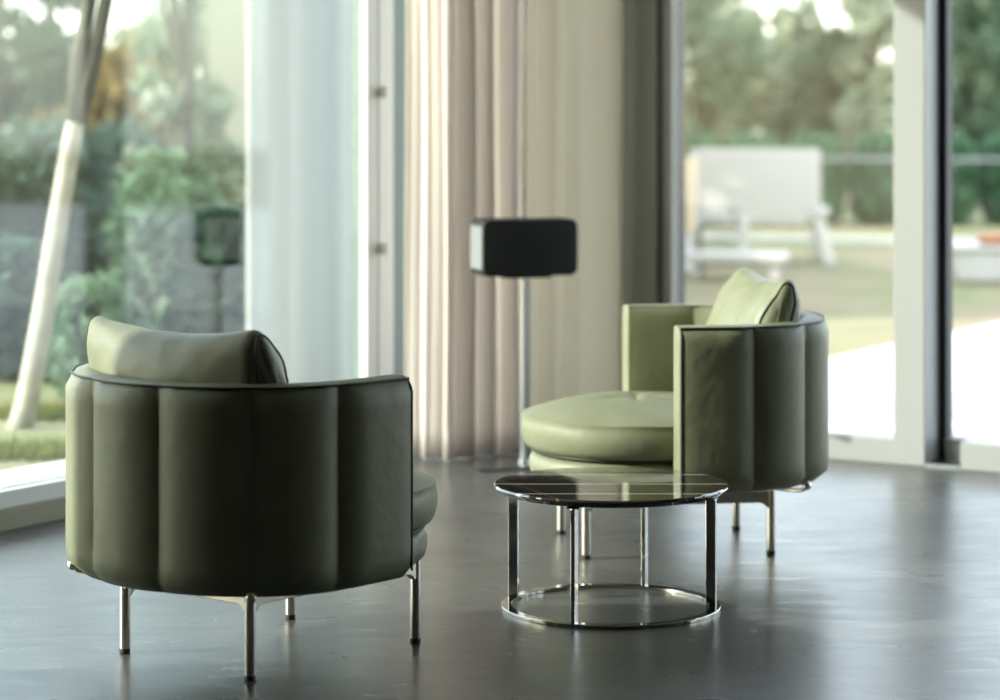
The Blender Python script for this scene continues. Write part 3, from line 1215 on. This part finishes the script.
# leaning birch: pale lower trunk and two darker stems above it
bd = 10.7
b0 = at_depth(18, 455, bd)
broot = empty('birch_tree', Vector((b0.x, b0.y, GZ)))
tag(broot, 'leaning pale birch tree outside the left window, forked into two dark stems', 'tree')
mb = MB()
pp = [at_depth(14, 470, bd), at_depth(28, 400, bd), at_depth(44, 310, bd), at_depth(58, 220, bd), at_depth(70, 150, bd), at_depth(76, 118, bd)]
pp[0].z = GZ - 0.1
mb.tube([p - broot.location for p in pp], [0.058, 0.050, 0.046, 0.042, 0.039, 0.037], 16)
mb.build('trunk', M['bark_white'], broot, True)['label'] = 'pale birch trunk'
for q in (((76, 122), (78, 60), (90, 0), (104, -90), (110, -260)), ((77, 122), (92, 70), (106, 0), (128, -90), (160, -240))):
    mb = MB()
    mb.tube([at_depth(x, y, bd) - broot.location for x, y in q], [0.040, 0.034, 0.030, 0.022, 0.010], 12)
    mb.build('stem', M['bark_dark'], broot, True)['label'] = 'dark upper stem'

HG = 'shrubs outside the left window'
TG = 'trees outside the left window'


def gp(px, d):
    return Vector(((px - 500) / F * d, d, GZ))


tree('fir_tree', gp(0, 20), 3.1, 0.75, 0.2, 'leaf_conifer', 'dark green fir at the far left edge behind the birch', 11, 2600, 0.11, 0.09, group=TG)
tree('fir_tree', gp(186, 15.6), 4.2, 0.42, 0.6, 'leaf_olive', 'slender olive tree standing between the birch and the beige house', 12, 1500, 0.09, 0.075, group=TG)
tree('broadleaf_tree', gp(118, 24), 1.7, 0.9, 0.2, 'leaf_autumn', 'low tan tree far behind the birch under the open sky', 13, 1900, 0.12, 0.08, group=TG)
tree('broadleaf_tree', gp(225, 19), 2.4, 0.6, 0.1, 'leaf_green', 'leafy tree in front of the beige house wall', 14, 0, 0.1, 0.05, group=TG) if False else None
for i, (px, d, rx, h_, m, lab) in enumerate((
        (-32, 13.9, 0.55, 1.15, 'leaf_conifer', 'dark green shrub at the far left edge of the garden'),
        (55, 15.2, 0.42, 1.30, 'leaf_blue', 'blue green shrub directly behind the birch trunk'),
        (118, 17.4, 0.42, 1.25, 'leaf_blue', 'pale blue green shrub right of the birch'),
        (168, 13.9, 0.36, 1.10, 'leaf_green', 'mid green shrub left of the slender olive tree'),
        (228, 12.6, 0.33, 0.85, 'leaf_conifer', 'dark shrub in front of the beige house wall'),
        (96, 11.6, 0.24, 0.55, 'leaf_green', 'small green shrub low behind the left armchair cushion'),
        (14, 12.6, 0.32, 0.70, 'leaf_blue', 'low blue green shrub left of the birch foot'),
)):
    shrub('shrub', gp(px, d), rx * 0.9, 0.4, h_, m, lab, 30 + i, 1900, 0.075, HG)
# distant wooded rise behind the garden
for i, (px, d, r, h_, m, lab) in enumerate((
        (-40, 34, 1.9, 2.6, 'leaf_conifer', 'distant dark tree behind the fir at the left edge'),
        (60, 40, 1.7, 1.75, 'leaf_blue', 'distant hazy tree behind the birch'),
        (150, 52, 1.4, 2.8, 'leaf_green', 'distant green tree behind the low tan tree'),
        (215, 44, 1.6, 3.4, 'leaf_olive', 'distant olive tree beside the beige house'),
)):
    tree('broadleaf_tree', gp(px, d), h_, r, 0.1, m, lab, 50 + i, 2200, 0.17, 0.10, group=TG)
# grass strip
rnd = random.Random(4)
V, Fc = [], []
for i in range(9000):
    x, y = rnd.uniform(-2.6, -1.25), rnd.uniform(9.7, 11.2)
    if noise.noise(Vector((x * 1.3, y * 0.9, 0.7))) < -0.05:
        continue
    hgt = rnd.uniform(0.03, 0.09)
    a = rnd.uniform(0, 2 * PI)
    dx, dy = 0.006 * math.cos(a), 0.006 * math.sin(a)
    lx, ly = rnd.uniform(-0.03, 0.03), rnd.uniform(-0.03, 0.03)
    k = len(V)
    V += [(x - dx, y - dy, GZ), (x + dx, y + dy, GZ), (x + lx, y + ly, GZ + hgt)]
    Fc.append((k, k + 1, k + 2))
o = link('grass', V, Fc, M['grass'])
tag(o, 'patches of yellow green grass on the soil outside the left window', 'grass', kind='stuff')

# pale upright panel just outside the corner
s0, s1 = at_depth(252, 400, 10.35), at_depth(374, 400, 11.5)
s0.z = s1.z = 0
ax = (s1 - s0).normalized()
pm = mat_axes(s0, ax, Vector((-ax.y, ax.x, 0)))
scr = empty('pale_panel', s0)
tag(scr, 'pale upright panel seen through the left window', 'wall')
mb = MB()
mb.box(0, (s1 - s0).length, 0, 0.03, GZ - 0.1, 3.4, pm)
child(mb, 'panel', M['panel_face'], scr, 0.006)
mb = MB()
mb.box(-0.03, (s1 - s0).length + 0.03, -0.02, 0.05, 3.4, 3.46, pm)
child(mb, 'coping', M['ledge'], scr, 0.004)

# beige neighbouring house far behind
h0 = at_depth(206, 300, 27)
hs = empty('house', Vector((h0.x, h0.y, GZ)))
tag(hs, 'beige neighbouring house behind the garden trees', 'house')
mb = MB()
mb.box(0, 2.3, 0, 6, 0.9, 4.2)
mb.box(0.02, 2.28, 0.02, 5.98, -0.1, 0.9)
mb.build('walls', M['house'], hs)
mb = MB()
vs = [(-0.4, -0.4, 4.2), (2.7, -0.4, 4.2), (2.7, 6.4, 4.2), (-0.4, 6.4, 4.2), (1.15, 1.2, 5.3), (1.15, 4.8, 5.3)]
mb.add(vs, [(0, 1, 4), (1, 2, 5, 4), (2, 3, 5), (3, 0, 4, 5), (3, 2, 1, 0)])
mb.build('roof', M['roof'], hs)

# ------------------------------------------------------------------ terrace furniture and balustrade
TZ0 = -0.05


def tp_at(px, d):
    return Vector(((px - 500) / F * d, d, TZ0))


# unseen hedge added behind the curtain to shade the bench and far paving
for i, (px, d) in enumerate(((548, 16.6), (551, 18.2), (554, 19.8), (556, 21.4), (558, 23.0), (560, 24.6))):
    shrub('shade_hedge', tp_at(px, d), 0.38, 0.66, 2.8, 'leaf_conifer', 'unseen yew hedge added behind the grey curtain to shade the terrace, ' + ('nearest', 'second', 'third', 'fourth', 'fifth', 'farthest')[i] + ' of its row',
          130 + i, 2600, 0.17, 'added shade hedge', 'hedge', 6.0)

# glass balustrade
a0, a1 = tp_at(610, 25.5), tp_at(1060, 24.0)
ax = (a1 - a0).normalized()
bl = empty('balustrade', a0)
tag(bl, 'glass balustrade with pale handrail along the terrace edge', 'balustrade')
bmx = mat_axes(Vector((0, 0, 0)), ax, Vector((-ax.y, ax.x, 0)))
ln = (a1 - a0).length
mb = MB()
mb.bevbox(0, ln, -0.025, 0.025, 0.785, 0.812, 0.008, 2, bmx)
mb.build('handrail', M['steel'], bl)
nb = 4
for k in range(nb):
    mb = MB()
    mb.box(ln * k / nb + 0.01, ln * (k + 1) / nb - 0.01, -0.006, 0.006, 0.03, 0.785, bmx)
    mb.build('pane', M['glass_rail'], bl)
mb = MB()
mb.bevbox(0, ln, -0.05, 0.05, 0.0, 0.06, 0.006, 2, bmx)
mb.build('bottom_channel', M['white_frame'], bl)

# white bench seen from behind
bd_ = 21.5
c = tp_at(755, bd_)
be = empty('garden_bench', c, R_(-6))
tag(be, 'white garden bench with tall solid back on the terrace', 'bench')
mb = MB()
mb.bevbox(-0.54, 0.54, -0.03, 0.03, 0.40, 0.955, 0.015, 2)
mb.build('backrest', M['white_wood'], be)
mb = MB()
mb.bevbox(-0.52, 0.56, 0.0, 0.56, 0.32, 0.385, 0.012, 2)
mb.build('seat', M['white_wood'], be)
for x0, y0, x1, y1 in ((-0.50, 0.0, -0.56, -0.10), (-0.1, 0.0, -0.1, -0.06), (0.52, 0.0, 0.62, -0.12), (-0.48, 0.5, -0.5, 0.56), (0.5, 0.5, 0.54, 0.56)):
    mb = MB()
    v = []
    for (x, y, z) in ((x0, y0, 0.42), (x1, y1, 0.0)):
        for dx, dy in ((-0.045, -0.03), (0.045, -0.03), (0.045, 0.03), (-0.045, 0.03)):
            v.append((x + dx, y + dy, z))
    mb.add(v, [(0, 1, 2, 3), (7, 6, 5, 4), (0, 4, 5, 1), (1, 5, 6, 2), (2, 6, 7, 3), (3, 7, 4, 0)])
    mb.build('leg', M['white_wood'], be, bevel=0.006)
mb = MB()
mb.bevbox(0.50, 0.62, -0.06, 0.55, 0.40, 0.45, 0.01, 2)
mb.build('armrest', M['white_wood'], be)
mb = MB()
mb.bevbox(-0.62, -0.50, -0.06, 0.55, 0.40, 0.45, 0.01, 2)
mb.build('armrest', M['white_wood'], be)

# low slab table in front of the bench
c = tp_at(742, 19.6)
lt = empty('garden_table', c, R_(-10))
tag(lt, 'low pale slab table in front of the white garden bench', 'table')
mb = MB()
mb.bevbox(-0.42, 0.34, -0.25, 0.25, 0.14, 0.20, 0.01, 2)
mb.build('table_top', M['white_wood'], lt)
for x in (-0.34, 0.26):
    for y in (-0.18, 0.18):
        mb = MB()
        mb.bevbox(x - 0.03, x + 0.03, y - 0.03, y + 0.03, 0.0, 0.145, 0.005, 1)
        mb.build('leg', M['white_wood'], lt)

# cream form added in place of a glass reflection, left of the bench
c = tp_at(684, 20.6)
pl = empty('reflection_form', c)
tag(pl, 'cream upright form standing in for a reflection, left of the white garden bench', 'reflection_form')
mb = MB()
mb.lathe([(0, 0.30), (0.08, 0.30), (0.088, 0.32), (0.102, 0.85), (0.106, 0.90), (0.098, 0.905), (0.09, 0.86), (0, 0.85)], 32)
o = mb.build('reflection_body', M['cream'], pl)
autosmooth(o)
mb = MB()
mb.tube([(0, 0, 0.0), (0, 0, 0.31)], [0.055, 0.045], 16)
mb.lathe([(0, 0.0), (0.10, 0.0), (0.10, 0.025), (0.05, 0.04), (0, 0.04)], 24)
mb.build('foot', M['white_wood'], pl)

# low white daybed with a terracotta cushion behind the right pane
c = tp_at(1003, 19.5)
db = empty('daybed', c, R_(-8))
tag(db, 'low white outdoor daybed with a terracotta cushion beyond the right pane', 'daybed')
mb = MB()
mb.bevbox(-0.36, 0.9, -0.3, 0.45, 0.0, 0.23, 0.02, 2)
mb.build('base', M['white_wood'], db)
mb = MB()
mb.bevbox(-0.40, 0.92, -0.33, 0.48, 0.235, 0.27, 0.012, 2)
mb.build('top_board', M['white_wood'], db)
mb = MB()
mb.bevbox(-0.18, 0.7, -0.22, 0.36, 0.271, 0.335, 0.028, 3)
o = mb.build('cushion', M['terracotta'], db)
autosmooth(o)
o['label'] = 'terracotta cushion'

# clipped hedge beyond the balustrade, then trees
for i, px in enumerate((690, 752, 815, 880, 945, 1010)):
    labs = ('behind the cream reflection form', 'behind the left half of the bench', 'behind the right end of the bench',
            'left of the white door stile', 'behind the white door stile', 'behind the daybed')
    shrub('hedge_plant', tp_at(px, 28.5), 0.30, 0.5, 0.98, 'leaf_hedge', 'clipped green hedge plant beyond the balustrade, ' + labs[i], 70 + i, 1900, 0.085,
          'clipped hedge beyond the balustrade', 'hedge', 4.0)
RT = 'trees beyond the terrace'
spec = (
    (640, 36, 1.25, 4.6, 0.5, 'leaf_olive', 'olive yellow tree behind the curtain side jamb'),
    (705, 33, 1.05, 3.6, 0.3, 'leaf_green', 'green tree above the cream reflection form'),
    (735, 40, 0.95, 2.6, 0.3, 'leaf_olive', 'low olive tree above the white garden bench'),
    (800, 44, 1.10, 2.3, 0.3, 'leaf_blue', 'blue green tree far behind the bench'),
    (868, 35, 1.05, 4.4, 0.3, 'leaf_olive', 'bright olive tree left of the white door stile'),
    (840, 39, 0.80, 2.4, 0.2, 'leaf_conifer', 'dark tree between the bench and the bright olive tree'),
    (925, 42, 1.2, 4.8, 0.4, 'leaf_green', 'green tree behind the white door stile'),
    (975, 37.5, 0.95, 3.2, 0.3, 'leaf_green', 'deep green tree above the daybed'),
    (1025, 46.5, 1.3, 4.6, 0.4, 'leaf_olive', 'green tree at the right edge of the frame'),
)
for i, (px, d, r, h_, z0, m, lab) in enumerate(spec):
    tree('broadleaf_tree', tp_at(px, d), h_, r, z0, m, lab, 90 + i, 2700, 0.18, 0.10, group=RT, clumps=22)

# ------------------------------------------------------------------ sky, sun, camera
wd = bpy.data.worlds.new('sky')
SC.world = wd
wd.use_nodes = True
nt = wd.node_tree
nt.nodes.clear()
out = nt.nodes.new('ShaderNodeOutputWorld')
bg = nt.nodes.new('ShaderNodeBackground')
sky = nt.nodes.new('ShaderNodeTexSky')
sky.sky_type = 'NISHITA'
sky.sun_disc = False
SUN_EL = R_(25)
sdir = Vector((0.985, 0.170, 0)).normalized()          # horizontal direction the light travels
sky.sun_elevation = SUN_EL
sky.sun_rotation = math.atan2(-sdir.x, -sdir.y)
sky.air_density = 1.0
sky.dust_density = 1.0
mixn = nt.nodes.new('ShaderNodeMixRGB')
mixn.inputs['Fac'].default_value = 0.55
mixn.inputs['Color2'].default_value = (4.25, 4.3, 4.3, 1)
nt.links.new(sky.outputs[0], mixn.inputs['Color1'])
nt.links.new(mixn.outputs[0], bg.inputs['Color'])
bg.inputs['Strength'].default_value = 0.40
nt.links.new(bg.outputs[0], out.inputs['Surface'])

sl = bpy.data.lights.new('sun', 'SUN')
sl.energy = 3.7
sl.angle = R_(0.9)
sl.color = (1.0, 0.945, 0.86)
so = bpy.data.objects.new('sun', sl)
COL.objects.link(so)
so.rotation_euler = Vector((sdir.x * math.cos(SUN_EL), sdir.y * math.cos(SUN_EL), -math.sin(SUN_EL))).to_track_quat('-Z', 'Y').to_euler()
so.location = (-8, 4, 6)

cam = bpy.data.cameras.new('camera')
co = bpy.data.objects.new('camera', cam)
COL.objects.link(co)
co.location = (0, 0, H)
co.rotation_euler = (PI / 2, 0, 0)
cam.sensor_width = 36.0
cam.lens = F / 1000 * 36.0
cam.shift_y = -(350 - YH) / 1000
cam.clip_start = 0.05
cam.clip_end = 300
cam.dof.use_dof = True
cam.dof.focus_distance = 6.25
cam.dof.aperture_fstop = 2.1
SC.camera = co

vs_ = SC.view_settings
vs_.view_transform = 'Standard'
vs_.look = 'None'
vs_.gamma = 1.0
vs_.use_curve_mapping = False
vs_.exposure = 1.22
cy = SC.cycles
cy.use_denoising = True
cy.max_bounces = 10
cy.diffuse_bounces = 5
cy.glossy_bounces = 5
cy.transmission_bounces = 6
cy.transparent_max_bounces = 16
cy.sample_clamp_indirect = 6.0
cy.caustics_reflective = False
